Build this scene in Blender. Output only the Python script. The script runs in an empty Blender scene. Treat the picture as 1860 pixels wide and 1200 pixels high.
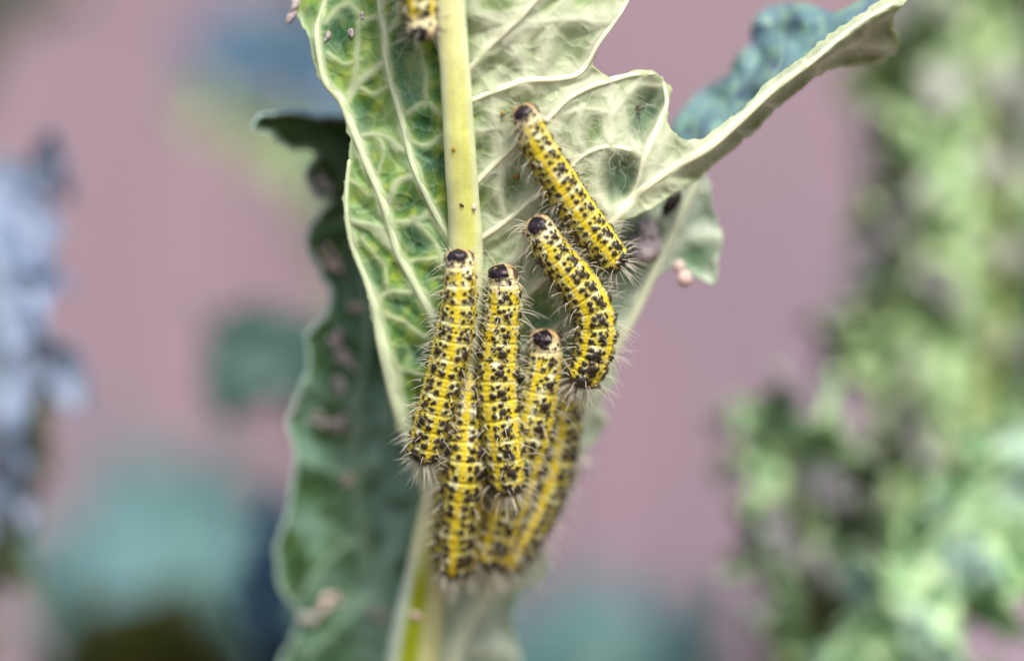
import bpy, math, random
import numpy as np

random.seed(7)
rng = np.random.default_rng(11)
R = math.radians
scene = bpy.context.scene
COL = scene.collection

# ------------------------------------------------------------------ camera, sky, sun, exposure
D = 0.50            # camera to focus plane, metres
U = 1e-4            # one photograph pixel on the focus plane = 0.1 mm
Z0 = 0.46           # height of the optical axis above the soil
cam_d = bpy.data.cameras.new('camera')
cam = bpy.data.objects.new('camera', cam_d)
COL.objects.link(cam)
cam.location = (0, -D, Z0)
cam.rotation_euler = (R(90), 0, 0)
cam_d.sensor_width = 36.0
cam_d.lens = 36.0 * D / 0.186
cam_d.clip_start = 0.02
cam_d.clip_end = 2000
cam_d.dof.use_dof = True
cam_d.dof.focus_distance = D - 0.002
cam_d.dof.aperture_fstop = 1.9
scene.camera = cam

SUN_EL, SUN_AZ = 52, 20       # azimuth: degrees to the right of straight behind the camera
world = bpy.data.worlds.new('World')
scene.world = world
world.use_nodes = True
wn = world.node_tree
bg = wn.nodes['Background']
sky = wn.nodes.new('ShaderNodeTexSky')
sky.sky_type = 'NISHITA'
sky.sun_disc = False
sky.sun_elevation = R(SUN_EL)
sky.sun_rotation = R(180 - SUN_AZ)
sky.air_density = 1.0
sky.dust_density = 4.0
sky.ozone_density = 1.0
wn.links.new(sky.outputs[0], bg.inputs[0])
bg.inputs[1].default_value = 0.075

sd = bpy.data.lights.new('sun', 'SUN')
sun = bpy.data.objects.new('sun', sd)
COL.objects.link(sun)
sd.energy = 1.5
sd.angle = R(14)
sd.color = (1.0, 0.95, 0.88)
sun.rotation_euler = (R(90 - SUN_EL), 0, R(SUN_AZ))
sun.location = (0.5, -1, 2)

scene.view_settings.view_transform = 'Standard'
scene.view_settings.look = 'None'
scene.view_settings.gamma = 1
scene.view_settings.exposure = 1.64

# ------------------------------------------------------------------ helpers
def lin(r, g, b):
    c = np.array([r, g, b], float) / 255.0
    return np.where(c <= 0.04045, c / 12.92, ((c + 0.055) / 1.055) ** 2.4)

def W(px, py, ymm):
    """photograph pixel + depth behind the focus plane (mm) -> metres"""
    px = np.asarray(px, float); py = np.asarray(py, float); y = np.asarray(ymm, float) / 1000.0
    s = (D + y) / D
    return np.stack([(px - 930) * U * s, y + 0 * px, Z0 + (600 - py) * U * s], -1)

class Waves:
    """cheap smooth noise: a sum of random sine waves, about -1..1"""
    def __init__(self, scale, n=14, seed=0, dim=2):
        r = np.random.default_rng(seed)
        d = r.normal(size=(n, dim)); d /= np.linalg.norm(d, axis=1)[:, None]
        self.k = d * (2 * np.pi / scale) * r.uniform(0.6, 1.7, (n, 1))
        self.p = r.uniform(0, 6.28, n)
        self.n = n
    def __call__(self, *c):
        out = 0
        for k, p in zip(self.k, self.p):
            out = out + np.sin(sum(kk * cc for kk, cc in zip(k, c)) + p)
        return out / math.sqrt(self.n) * 0.9

def sstep(a, b, x):
    t = np.clip((x - a) / (b - a), 0, 1)
    return t * t * (3 - 2 * t)

def spline(pts, n):
    """Catmull-Rom through rows of pts, n samples, even in arc length of the first two columns"""
    P = np.array(pts, float)
    Q = np.vstack([2 * P[0] - P[1], P, 2 * P[-1] - P[-2]])
    out = []
    for i in range(1, len(Q) - 2):
        t = np.linspace(0, 1, 24, endpoint=False)[:, None]
        a, b, c, d = Q[i - 1], Q[i], Q[i + 1], Q[i + 2]
        out.append(0.5 * ((2 * b) + (c - a) * t + (2 * a - 5 * b + 4 * c - d) * t ** 2 + (3 * b - a - 3 * c + d) * t ** 3))
    out.append(P[-1:])
    S = np.vstack(out)
    L = np.concatenate([[0], np.cumsum(np.linalg.norm(np.diff(S[:, :2], axis=0), axis=1))])
    q = np.linspace(0, L[-1], n)
    return np.stack([np.interp(q, L, S[:, j]) for j in range(S.shape[1])], 1), L[-1]

def mesh_np(name, V, F, mat, parent=None, col=None, attrs=None, smooth=True):
    """one mesh object out of numpy arrays; F is a list/array of quads or tris"""
    me = bpy.data.meshes.new(name)
    V = np.ascontiguousarray(V, dtype=np.float32)
    if isinstance(F, (list, tuple)) and len(F) and isinstance(F[0], np.ndarray):
        parts = F
    else:
        parts = [np.asarray(F, dtype=np.int32)]
    parts = [np.asarray(p, dtype=np.int32) for p in parts if len(p)]
    nl = sum(p.size for p in parts); nf = sum(len(p) for p in parts)
    me.vertices.add(len(V)); me.vertices.foreach_set('co', V.ravel())
    me.loops.add(nl); me.polygons.add(nf)
    me.loops.foreach_set('vertex_index', np.concatenate([p.ravel() for p in parts]))
    st = []; o = 0
    for p in parts:
        st.append(o + np.arange(len(p)) * p.shape[1]); o += p.size
    me.polygons.foreach_set('loop_start', np.concatenate(st).astype(np.int32))
    me.polygons.foreach_set('use_smooth', np.full(nf, smooth))
    me.update(calc_edges=True)
    if col is not None:
        a = me.color_attributes.new('Col', 'FLOAT_COLOR', 'POINT')
        c4 = np.ones((len(V), 4), np.float32); c4[:, :3] = col
        a.data.foreach_set('color', c4.ravel())
    for k, v in (attrs or {}).items():
        a = me.attributes.new(k, 'FLOAT', 'POINT')
        a.data.foreach_set('value', np.ascontiguousarray(v, dtype=np.float32))
    for m in (mat if isinstance(mat, (list, tuple)) else [mat]):
        me.materials.append(m)
    ob = bpy.data.objects.new(name, me)
    COL.objects.link(ob)
    if parent is not None:
        ob.parent = parent
        ob.matrix_parent_inverse = parent.matrix_basis.inverted()
    return ob

def thing(name, label, cat, loc=(0, 0, 0), group=None):
    o = bpy.data.objects.new(name, None)
    COL.objects.link(o)
    o.empty_display_size = 0.01
    o.location = loc
    tag(o, label, cat, group)
    return o

def tag(o, label, cat, group=None):
    o['label'] = label; o['category'] = cat
    if group: o['group'] = group
    return o

def grid_faces(nu, nv, wrap_v=False):
    i = np.arange(nu - 1)[:, None]; j = np.arange(nv if wrap_v else nv - 1)[None, :]
    j2 = (j + 1) % nv
    return np.stack([i * nv + j, i * nv + j2, (i + 1) * nv + j2, (i + 1) * nv + j], -1).reshape(-1, 4)

def tube_arrays(C, r, nseg=10, flat=1.0, base=0):
    """tube along world-space points C (n,3) with radii r; closed by end fans"""
    C = np.asarray(C, float); n = len(C); r = np.broadcast_to(np.asarray(r, float), (n,))
    T = np.gradient(C, axis=0); T /= np.linalg.norm(T, axis=1)[:, None] + 1e-12
    ref = np.array([0, -1.0, 0]) if abs(T[:, 1]).mean() < 0.8 else np.array([1.0, 0, 0])
    B = np.cross(T, ref); B /= np.linalg.norm(B, axis=1)[:, None] + 1e-12
    N = np.cross(B, T)
    a = np.linspace(0, 2 * np.pi, nseg, endpoint=False)
    V = C[:, None, :] + r[:, None, None] * (np.cos(a)[None, :, None] * N[:, None, :] * flat + np.sin(a)[None, :, None] * B[:, None, :])
    F = grid_faces(n, nseg, True) + base
    V = V.reshape(-1, 3)
    V = np.vstack([V, C[:1], C[-1:]])
    i = np.arange(nseg); k0 = base + n * nseg; k1 = k0 + 1
    tri = np.vstack([np.stack([np.full(nseg, k0), (i + 1) % nseg + base, i + base], 1),
                     np.stack([np.full(nseg, k1), (n - 1) * nseg + i + base, (n - 1) * nseg + (i + 1) % nseg + base], 1)])
    return V, F, tri

# ------------------------------------------------------------------ materials
def new_mat(name):
    m = bpy.data.materials.new(name); m.use_nodes = True
    nt = m.node_tree
    return m, nt, nt.nodes['Principled BSDF'], nt.nodes['Material Output']

def mat_leaf(name, rough=0.55, through=(1.15, 1.2, 0.55), transl=0.28, fine=9000, fine_amt=0.25, bump=0.12, spec=0.35, tint=None, big=180):
    """leaf blade: vertex pigment x fine mottling, light coming through"""
    m, nt, b, out = new_mat(name)
    N, L = nt.nodes, nt.links
    if tint is None:
        a = N.new('ShaderNodeVertexColor'); a.layer_name = 'Col'; src = a.outputs[0]
    else:
        a = N.new('ShaderNodeRGB'); a.outputs[0].default_value = (*tint, 1); src = a.outputs[0]
    tc = N.new('ShaderNodeTexCoord')
    n1 = N.new('ShaderNodeTexNoise'); n1.inputs['Scale'].default_value = fine; n1.inputs['Detail'].default_value = 3
    n2 = N.new('ShaderNodeTexNoise'); n2.inputs['Scale'].default_value = big; n2.inputs['Detail'].default_value = 4
    L.new(tc.outputs['Object'], n1.inputs['Vector']); L.new(tc.outputs['Object'], n2.inputs['Vector'])
    mr = N.new('ShaderNodeMapRange'); mr.inputs[1].default_value = 0.25; mr.inputs[2].default_value = 0.75
    mr.inputs[3].default_value = 1 - fine_amt; mr.inputs[4].default_value = 1 + fine_amt
    L.new(n1.outputs[0], mr.inputs[0])
    mr2 = N.new('ShaderNodeMapRange'); mr2.inputs[1].default_value = 0.3; mr2.inputs[2].default_value = 0.7
    mr2.inputs[3].default_value = 0.85; mr2.inputs[4].default_value = 1.15
    L.new(n2.outputs[0], mr2.inputs[0])
    mu = N.new('ShaderNodeMath'); mu.operation = 'MULTIPLY'
    L.new(mr.outputs[0], mu.inputs[0]); L.new(mr2.outputs[0], mu.inputs[1])
    mx = N.new('ShaderNodeVectorMath'); mx.operation = 'SCALE'
    L.new(src, mx.inputs[0]); L.new(mu.outputs[0], mx.inputs['Scale'])
    L.new(mx.outputs[0], b.inputs['Base Color'])
    b.inputs['Roughness'].default_value = rough
    b.inputs['Specular IOR Level'].default_value = spec
    bp = N.new('ShaderNodeBump'); bp.inputs['Strength'].default_value = bump; bp.inputs['Distance'].default_value = 0.0004
    L.new(n1.outputs[0], bp.inputs['Height']); L.new(bp.outputs[0], b.inputs['Normal'])
    tr = N.new('ShaderNodeBsdfTranslucent')
    gm = N.new('ShaderNodeVectorMath'); gm.operation = 'MULTIPLY'
    gm.inputs[1].default_value = through
    L.new(mx.outputs[0], gm.inputs[0]); L.new(gm.outputs[0], tr.inputs[0])
    ms = N.new('ShaderNodeMixShader'); ms.inputs[0].default_value = transl
    L.new(b.outputs[0], ms.inputs[1]); L.new(tr.outputs[0], ms.inputs[2])
    L.new(ms.outputs[0], out.inputs['Surface'])
    return m

def mat_body():
    m, nt, b, out = new_mat('caterpillar_skin')
    N, L = nt.nodes, nt.links
    a = N.new('ShaderNodeVertexColor'); a.layer_name = 'Col'
    s = N.new('ShaderNodeAttribute'); s.attribute_name = 'spot'
    tc = N.new('ShaderNodeTexCoord')
    n1 = N.new('ShaderNodeTexNoise'); n1.inputs['Scale'].default_value = 5200; n1.inputs['Detail'].default_value = 3
    L.new(tc.outputs['Object'], n1.inputs['Vector'])
    mr = N.new('ShaderNodeMapRange'); mr.inputs[1].default_value = 0.3; mr.inputs[2].default_value = 0.7
    mr.inputs[3].default_value = 0.8; mr.inputs[4].default_value = 1.18
    L.new(n1.outputs[0], mr.inputs[0])
    mx = N.new('ShaderNodeVectorMath'); mx.operation = 'SCALE'
    L.new(a.outputs[0], mx.inputs[0]); L.new(mr.outputs[0], mx.inputs['Scale'])
    L.new(mx.outputs[0], b.inputs['Base Color'])
    rr = N.new('ShaderNodeMapRange'); rr.inputs[3].default_value = 0.55; rr.inputs[4].default_value = 0.2
    L.new(s.outputs['Fac'], rr.inputs[0]); L.new(rr.outputs[0], b.inputs['Roughness'])
    b.inputs['Subsurface Weight'].default_value = 0.12
    b.inputs['Subsurface Radius'].default_value = (0.0008, 0.0006, 0.0003)
    b.inputs['Subsurface Scale'].default_value = 1.0
    b.inputs['Specular IOR Level'].default_value = 0.28
    bp = N.new('ShaderNodeBump'); bp.inputs['Strength'].default_value = 0.25; bp.inputs['Distance'].default_value = 0.0003
    L.new(n1.outputs[0], bp.inputs['Height']); L.new(bp.outputs[0], b.inputs['Normal'])
    return m

def mat_plain(name, c, rough=0.6, noise=300, amt=0.25, c2=None, spec=0.3, bump=0.0, transl=0.0):
    m, nt, b, out = new_mat(name)
    N, L = nt.nodes, nt.links
    tc = N.new('ShaderNodeTexCoord')
    n1 = N.new('ShaderNodeTexNoise'); n1.inputs['Scale'].default_value = noise; n1.inputs['Detail'].default_value = 5
    L.new(tc.outputs['Object'], n1.inputs['Vector'])
    rp = N.new('ShaderNodeValToRGB')
    c = np.array(c); c2 = c * (1 + amt) if c2 is None else np.array(c2)
    rp.color_ramp.elements[0].position = 0.3; rp.color_ramp.elements[1].position = 0.7
    rp.color_ramp.elements[0].color = (*(c * (1 - amt)), 1); rp.color_ramp.elements[1].color = (*c2, 1)
    L.new(n1.outputs[0], rp.inputs[0]); L.new(rp.outputs[0], b.inputs['Base Color'])
    b.inputs['Roughness'].default_value = rough; b.inputs['Specular IOR Level'].default_value = spec
    if bump:
        bp = N.new('ShaderNodeBump'); bp.inputs['Strength'].default_value = bump; bp.inputs['Distance'].default_value = 0.5 / noise
        L.new(n1.outputs[0], bp.inputs['Height']); L.new(bp.outputs[0], b.inputs['Normal'])
    if transl:
        tr = N.new('ShaderNodeBsdfTranslucent'); L.new(rp.outputs[0], tr.inputs[0])
        ms = N.new('ShaderNodeMixShader'); ms.inputs[0].default_value = transl
        L.new(b.outputs[0], ms.inputs[1]); L.new(tr.outputs[0], ms.inputs[2]); L.new(ms.outputs[0], out.inputs['Surface'])
    return m

M_UNDER = mat_leaf('leaf_underside', through=(1.05, 1.2, 0.75), transl=0.4, fine_amt=0.16)
M_UPPER = mat_leaf('leaf_upper_side', tint=lin(62, 98, 104), transl=0.2, rough=0.5)
M_BACK = mat_leaf('back_leaf_blade', transl=0.18, fine=4000, fine_amt=0.15, rough=0.45)  # for the leaf behind and the curled flap; tone comes from vertex colour
M_FAR = mat_leaf('far_leaf_blade', through=(0.95, 1.1, 0.8), transl=0.3, fine=900, fine_amt=0.2, big=60, rough=0.5)
M_RIB = mat_leaf('leaf_rib', transl=0.2, fine=2500, fine_amt=0.07, rough=0.45)
M_BODY = mat_body()
M_HAIR = mat_plain('bristle', lin(236, 232, 214), rough=0.35, noise=500, amt=0.08, transl=0.3)
M_SILK = mat_plain('silk', lin(238, 240, 232), rough=0.4, noise=500, amt=0.05, transl=0.4)
M_HUSK = mat_plain('husk_grey', lin(168, 158, 158), noise=1500, amt=0.45, bump=0.4)
M_PINK = mat_plain('husk_pink', lin(200, 176, 166), noise=900, amt=0.3, bump=0.4)
M_FRASS = mat_plain('frass_dark', lin(66, 60, 30), noise=1800, amt=0.4, bump=0.5)
M_AMBER = mat_plain('frass_amber', lin(150, 112, 40), noise=1800, amt=0.3, bump=0.4)
M_BLACK = mat_plain('frass_black', lin(34, 26, 22), noise=1500, amt=0.4, bump=0.4)
M_SOIL = mat_plain('soil', lin(92, 74, 62), rough=0.95, noise=40, amt=0.4, bump=0.8)

# ------------------------------------------------------------------ setting: soil and fence
g = 300.0
n = 41
gx = np.sign(np.linspace(-1, 1, n)) * np.abs(np.linspace(-1, 1, n)) ** 4 * g
X, Yg = np.meshgrid(gx, gx, indexing='ij')
Zg = 0.012 * Waves(0.5, seed=3)(X, Yg) * (np.hypot(X, Yg) < 5)
soil = mesh_np('ground', np.stack([X, Yg, Zg - 0.01], -1).reshape(-1, 3), grid_faces(n, n), M_SOIL)
soil['kind'] = 'structure'

def mat_board():
    m, nt, b, out = new_mat('weathered_board')
    N, L = nt.nodes, nt.links
    oi = N.new('ShaderNodeObjectInfo')
    tc = N.new('ShaderNodeTexCoord'); mp = N.new('ShaderNodeMapping'); mp.inputs['Scale'].default_value = (60, 60, 2.2)
    n1 = N.new('ShaderNodeTexNoise'); n1.inputs['Scale'].default_value = 1; n1.inputs['Detail'].default_value = 6
    n2 = N.new('ShaderNodeTexNoise'); n2.inputs['Scale'].default_value = 5; n2.inputs['Detail'].default_value = 3
    ge = N.new('ShaderNodeNewGeometry')
    L.new(ge.outputs['Position'], mp.inputs[0]); L.new(mp.outputs[0], n1.inputs['Vector'])
    L.new(ge.outputs['Position'], n2.inputs['Vector'])
    rp = N.new('ShaderNodeValToRGB')
    rp.color_ramp.elements[0].color = (*lin(90, 74, 86), 1); rp.color_ramp.elements[1].color = (*lin(148, 130, 146), 1)
    ad = N.new('ShaderNodeMath'); ad.operation = 'MULTIPLY_ADD'; ad.inputs[1].default_value = 0.8
    L.new(oi.outputs['Random'], ad.inputs[0])
    mu = N.new('ShaderNodeMath'); mu.operation = 'MULTIPLY'; mu.inputs[1].default_value = 0.35
    L.new(n1.outputs[0], mu.inputs[0]); L.new(mu.outputs[0], ad.inputs[2])
    L.new(ad.outputs[0], rp.inputs[0])
    mix = N.new('ShaderNodeMixRGB'); mix.inputs[2].default_value = (*lin(140, 116, 118), 1)
    mr = N.new('ShaderNodeMapRange'); mr.inputs[1].default_value = 0.42; mr.inputs[2].default_value = 0.68; mr.inputs[4].default_value = 0.6
    L.new(n2.outputs[0], mr.inputs[0]); L.new(mr.outputs[0], mix.inputs[0]); L.new(rp.outputs[0], mix.inputs[1])
    L.new(mix.outputs[0], b.inputs['Base Color'])
    b.inputs['Roughness'].default_value = 0.8
    return m
M_BOARD = mat_board()

FY = 1.05
fence = thing('board_fence', 'mauve brown weathered board fence far behind the cabbage plants', 'fence', (0, FY, 0))
def box_arr(x0, x1, y0, y1, z0, z1, bev=0.003):
    xs = [x0, x0 + bev, x1 - bev, x1]
    prof = [(x0, y1), (x0, y0 + bev), (x0 + bev, y0), (x1 - bev, y0), (x1, y0 + bev), (x1, y1)]
    V = np.array([(x, y, z) for z in (z0, z1) for x, y in prof])
    F4 = np.array([(i, (i + 1) % 6, 6 + (i + 1) % 6, 6 + i) for i in range(6)])
    F6 = np.array([[5, 4, 3, 2, 1, 0], [6, 7, 8, 9, 10, 11]])
    return V, [F4, F6]
V, F = box_arr(-0.06, 0.06, -0.01, 0.01, 0, 1.75)
bm0 = None
for i in range(34):
    x = (i - 16.5) * 0.124 + random.uniform(-.001, .001)
    if bm0 is None:
        b = mesh_np('board', V, F, M_BOARD, None, smooth=False); bm0 = b.data
    else:
        b = bpy.data.objects.new('board', bm0); COL.objects.link(b)
    b.parent = fence
    b.location = (x, random.uniform(-.002, .002), -0.02 + random.uniform(-.01, .01))
for z in (0.3, 1.4):
    V2, F2 = box_arr(-2.1, 2.1, 0.0125, 0.05, z, z + 0.08)
    b = mesh_np('rail', V2, F2, M_BOARD, None, smooth=False); b.parent = fence
for x in (-2.0, 0, 2.0):
    V2, F2 = box_arr(x - 0.045, x + 0.045, 0.0505, 0.14, -0.3, 1.7)
    b = mesh_np('post', V2, F2, M_BOARD, None, smooth=False); b.parent = fence

# ------------------------------------------------------------------ leaf blades traced as real sheets
class TPS:
    """thin plate surface through (px, py, value) control points"""
    def __init__(self, pts, smooth=2.0):
        P = np.array(pts, float); self.c = P[:, :2] / 100.0
        n = len(P); K = self._u(self.c[:, None] - self.c[None]) + np.eye(n) * smooth * 0.02
        A = np.zeros((n + 3, n + 3)); A[:n, :n] = K
        A[:n, n] = 1; A[:n, n + 1:] = self.c; A[n, :n] = 1; A[n + 1:, :n] = self.c.T
        self.w = np.linalg.solve(A, np.concatenate([P[:, 2], [0, 0, 0]]))
    @staticmethod
    def _u(d):
        r2 = (d ** 2).sum(-1)
        return np.where(r2 > 1e-9, r2 * np.log(r2 + 1e-12), 0)
    def __call__(self, x, y):
        x = np.asarray(x, float) / 100; y = np.asarray(y, float) / 100
        out = self.w[-3] + self.w[-2] * x + self.w[-1] * y
        for c, w in zip(self.c, self.w[:-3]):
            r2 = (x - c[0]) ** 2 + (y - c[1]) ** 2
            out = out + w * r2 * np.log(r2 + 1e-12)
        return out

def seg_dist(x, y, A, B):
    """distance, parameter to one segment"""
    d = B - A; L2 = (d ** 2).sum() + 1e-12
    t = np.clip(((x - A[0]) * d[0] + (y - A[1]) * d[1]) / L2, 0, 1)
    cx = A[0] + t * d[0]; cy = A[1] + t * d[1]
    return np.hypot(x - cx, y - cy), t, cx, cy

def rough_outline(pts, jit=1.6, step=6, seed=1):
    P = np.array(pts, float)
    Q = np.vstack([P, P[:1]])
    out = []
    w1, w2 = Waves(26, seed=seed), Waves(11, seed=seed + 1)
    n = len(P)
    for i in range(n):
        a, b, c, d = P[(i - 1) % n], P[i], P[(i + 1) % n], P[(i + 2) % n]
        m = max(1, int(np.linalg.norm(c - b) / step))
        t = np.linspace(0, 1, m, endpoint=False)[:, None]
        s = 0.5 * ((2 * b) + (c - a) * t + (2 * a - 5 * b + 4 * c - d) * t ** 2 + (3 * b - a - 3 * c + d) * t ** 3)
        l = b + (c - b) * t
        out.append(0.6 * s + 0.4 * l)
    O = np.vstack(out)
    O[:, 0] += jit * (w1(O[:, 0], O[:, 1]) + 0.6 * w2(O[:, 0], O[:, 1]))
    O[:, 1] += jit * (w1(O[:, 1] + 91, O[:, 0]) + 0.6 * w2(O[:, 1] + 37, O[:, 0]))
    return O

def inside_poly(x, y, O):
    ins = np.zeros(x.shape, bool)
    n = len(O); j = n - 1
    for i in range(n):
        xi, yi = O[i]; xj, yj = O[j]
        if yi != yj:
            ins ^= ((yi > y) != (yj > y)) & (x < (xj - xi) * (y - yi) / (yj - yi) + xi)
        j = i
    return ins

def voronoi_edge(x, y, cell, seed, jitter=0.85, warp=0.0):
    """F2-F1 and a random number per cell"""
    if warp:
        w = Waves(cell * 1.6, seed=seed + 50)
        x, y = x + warp * w(x, y), y + warp * w(y + 77, x - 31)
    gx = np.floor(x / cell).astype(int); gy = np.floor(y / cell).astype(int)
    f1 = np.full(x.shape, 1e9); f2 = f1.copy(); idv = np.zeros(x.shape)
    def h(i, j, k):
        v = np.sin(i * 127.1 + j * 311.7 + k * 74.7 + seed * 13.3) * 43758.5453
        return v - np.floor(v)
    for di in (-1, 0, 1):
        for dj in (-1, 0, 1):
            i, j = gx + di, gy + dj
            sx = (i + 0.5 + (h(i, j, 1) - 0.5) * jitter) * cell; sy = (j + 0.5 + (h(i, j, 2) - 0.5) * jitter) * cell
            d = np.hypot(x - sx, y - sy); r = h(i, j, 3)
            n1 = d < f1
            f2 = np.where(n1, f1, np.minimum(f2, d)); idv = np.where(n1, r, idv); f1 = np.where(n1, d, f1)
    return f2 - f1, idv

def make_blade(name, outline, veins, ybase, spacing, color_fn, mats, parent, depth=16, pocket=26, jit=1.6, seed=1,
               cell=34, vein_gain=0.4, thick=0.0005, extra=None):
    """sheet bounded by a traced outline; veins stand proud, the panes between them sink in"""
    O = rough_outline(outline, jit=jit, seed=seed)
    x0, y0 = O.min(0) - 2 * spacing; x1, y1 = O.max(0) + 2 * spacing
    nx = int((x1 - x0) / spacing) + 1; ny = int((y1 - y0) / spacing) + 1
    x, y = np.meshgrid(x0 + np.arange(nx) * spacing, y0 + np.arange(ny) * spacing, indexing='ij')
    ins = inside_poly(x, y, O)
    q = ins[:-1, :-1] | ins[1:, :-1] | ins[1:, 1:] | ins[:-1, 1:]
    keep = np.zeros_like(ins); keep[:-1, :-1] |= q; keep[1:, :-1] |= q; keep[1:, 1:] |= q; keep[:-1, 1:] |= q
    idx = -np.ones(x.shape, int); idx[keep] = np.arange(keep.sum())
    ii, jj = np.where(q)
    F = np.stack([idx[ii, jj], idx[ii + 1, jj], idx[ii + 1, jj + 1], idx[ii, jj + 1]], 1)
    px, py, inn = x[keep], y[keep], ins[keep]
    ed = np.full(px.shape, 1e9); ex = px.copy(); ey = py.copy()
    for i in range(len(O)):
        d, t, cx, cy = seg_dist(px, py, O[i], O[(i + 1) % len(O)])
        m = d < ed
        ed[m] = d[m]; ex[m] = cx[m]; ey[m] = cy[m]
    px = np.where(inn, px, ex); py = np.where(inn, py, ey); ed = np.where(inn, ed, 0)
    # veins
    vein = np.zeros(px.shape); dmin = np.full(px.shape, 1e9); rel = np.zeros(px.shape)
    wob = Waves(60, seed=seed + 5)
    wx = px + 2.2 * wob(px, py); wy = py + 2.2 * wob(py + 50, px)
    for pts in veins:
        P = np.array(pts, float)
        if len(P) < 6:                    # minor veins run into their neighbours and flare there
            for e, f in ((0, 1), (-1, -2)):
                d_ = P[e, :2] - P[f, :2]; P[e, :2] += d_ / np.linalg.norm(d_) * 6; P[e, 2] *= 1.35
        S, _ = spline(P, max(4, len(P) * 5))
        for k in range(len(S) - 1):
            A, B = S[k], S[k + 1]
            near = (wx > min(A[0], B[0]) - 90) & (wx < max(A[0], B[0]) + 90) & (wy > min(A[1], B[1]) - 90) & (wy < max(A[1], B[1]) + 90)
            if not near.any(): continue
            d, t, _, _ = seg_dist(wx[near], wy[near], A[:2], B[:2])
            w = (A[2] + t * (B[2] - A[2])) * 0.5
            dmin[near] = np.minimum(dmin[near], np.maximum(d - w, 0))
            vein[near] = np.maximum(vein[near], (1 - sstep(w * 0.6, w * 1.5 + 1.6, d)) * np.clip(0.28 + w / 9.0, 0, 1))
            rel[near] = np.maximum(rel[near], vein_gain * w * np.exp(-(d / (w * 1.35)) ** 2))
    vor, cid = voronoi_edge(px, py, cell, seed, warp=cell * 0.25)
    vor2, cid2 = voronoi_edge(px, py, cell * 0.36, seed + 3, warp=cell * 0.1)
    fine = (1 - sstep(1.0, 4.6, vor)) ; finer = (1 - sstep(0.6, 2.2, vor2))
    edge_rim = np.exp(-(ed / 5.0) ** 2)
    press = depth * (1 - np.exp(-(dmin / pocket) ** 2)) * sstep(0, 14, ed)
    relief = rel + 0.7 * fine * (1 - vein) + 0.2 * finer * (1 - vein) - press - 1.6 * (1 - fine) * (1 - vein) * np.clip(vor / cell, 0, 1)
    relief += 1.2 * Waves(45, seed=seed + 9)(px, py)
    ymm = ybase(px, py) - relief * 0.1
    if extra is not None: ymm = ymm + extra(px, py)
    col = color_fn(px, py, dict(vein=vein, dmin=dmin, fine=fine, finer=finer, ed=ed, rim=edge_rim, cid=cid, cid2=cid2))
    ob = mesh_np(name, W(px, py, ymm), F, mats, parent, col=col)
    # screen-facing side is the leaf underside: x right, y down -> flip so normals face -Y
    ob.data.flip_normals()
    if thick:
        so = ob.modifiers.new('thickness', 'SOLIDIFY'); so.thickness = thick; so.offset = -1
        if len(mats) > 1: so.material_offset = 1; so.material_offset_rim = 0
    return ob

def mixc(a, b, t):
    t = np.asarray(t)[..., None]
    return np.asarray(a) * (1 - t) + np.asarray(b) * t

# ---- main leaf: centre surface (mm behind the focus plane)
YB = TPS([(818, 0, -9), (828, -250, -14), (840, 220, -4), (845, 450, 2), (835, 600, 4.5), (815, 850, 11), (790, 1020, 20),
          (590, 100, 1), (540, 0, 4), (640, 300, 1), (628, 400, 2.5), (660, 520, 4), (700, 680, 7), (750, 820, 11), (700, 200, 0), (760, 300, -1.5),
          (700, 0, -2), (530, -200, 4), (700, -400, -6), (950, -400, -8), (1150, -200, 0),
          (960, 60, -7), (1100, 40, -3), (930, 250, -3), (1000, 150, -4), (1110, 150, 0), (1200, 150, 2), (1130, 300, 1), (1200, 350, 2),
          (1300, 270, 0.5), (1400, 180, 0), (1500, 100, -0.5), (1600, 50, 0), (1120, 420, 4), (1050, 600, 9), (950, 800, 14), (1000, 450, 3), (900, 930, 18)])

OUT_MAIN = [(1142, 0), (1115, 42), (1090, 80), (1078, 112), (1083, 125), (1110, 143), (1152, 129), (1185, 129), (1207, 147), (1219, 162),
            (1215, 175), (1212, 212), (1215, 232), (1232, 250), (1250, 254), (1280, 250), (1310, 227), (1352, 195), (1390, 152), (1417, 132),
            (1455, 107), (1495, 72), (1532, 45), (1570, 22), (1590, 5), (1625, -6), (1652, -3), (1638, 12), (1625, 27), (1622, 50), (1632, 77),
            (1630, 92), (1612, 105), (1600, 117), (1550, 120), (1512, 125), (1482, 140), (1440, 175), (1407, 200), (1375, 237), (1340, 265),
            (1322, 280), (1296, 301), (1263, 329), (1231, 350), (1193, 373), (1147, 397), (1130, 411), (1112, 445), (1098, 500), (1080, 570),
            (1050, 640), (1015, 720), (965, 820), (920, 900), (880, 960), (840, 1010), (800, 1030), (778, 1000), (772, 940), (762, 870),
            (745, 820), (720, 775), (705, 712), (693, 669), (682, 612), (670, 559), (663, 513), (650, 480), (637, 457), (625, 400), (624, 342),
            (634, 285), (636, 262), (628, 225), (612, 180), (590, 158), (577, 140), (572, 120), (563, 80), (556, 55), (540, 30), (530, 0),
            (515, -60), (500, -160), (560, -330), (700, -420), (820, -450), (950, -430), (1100, -330), (1220, -180), (1190, -80)]

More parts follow.
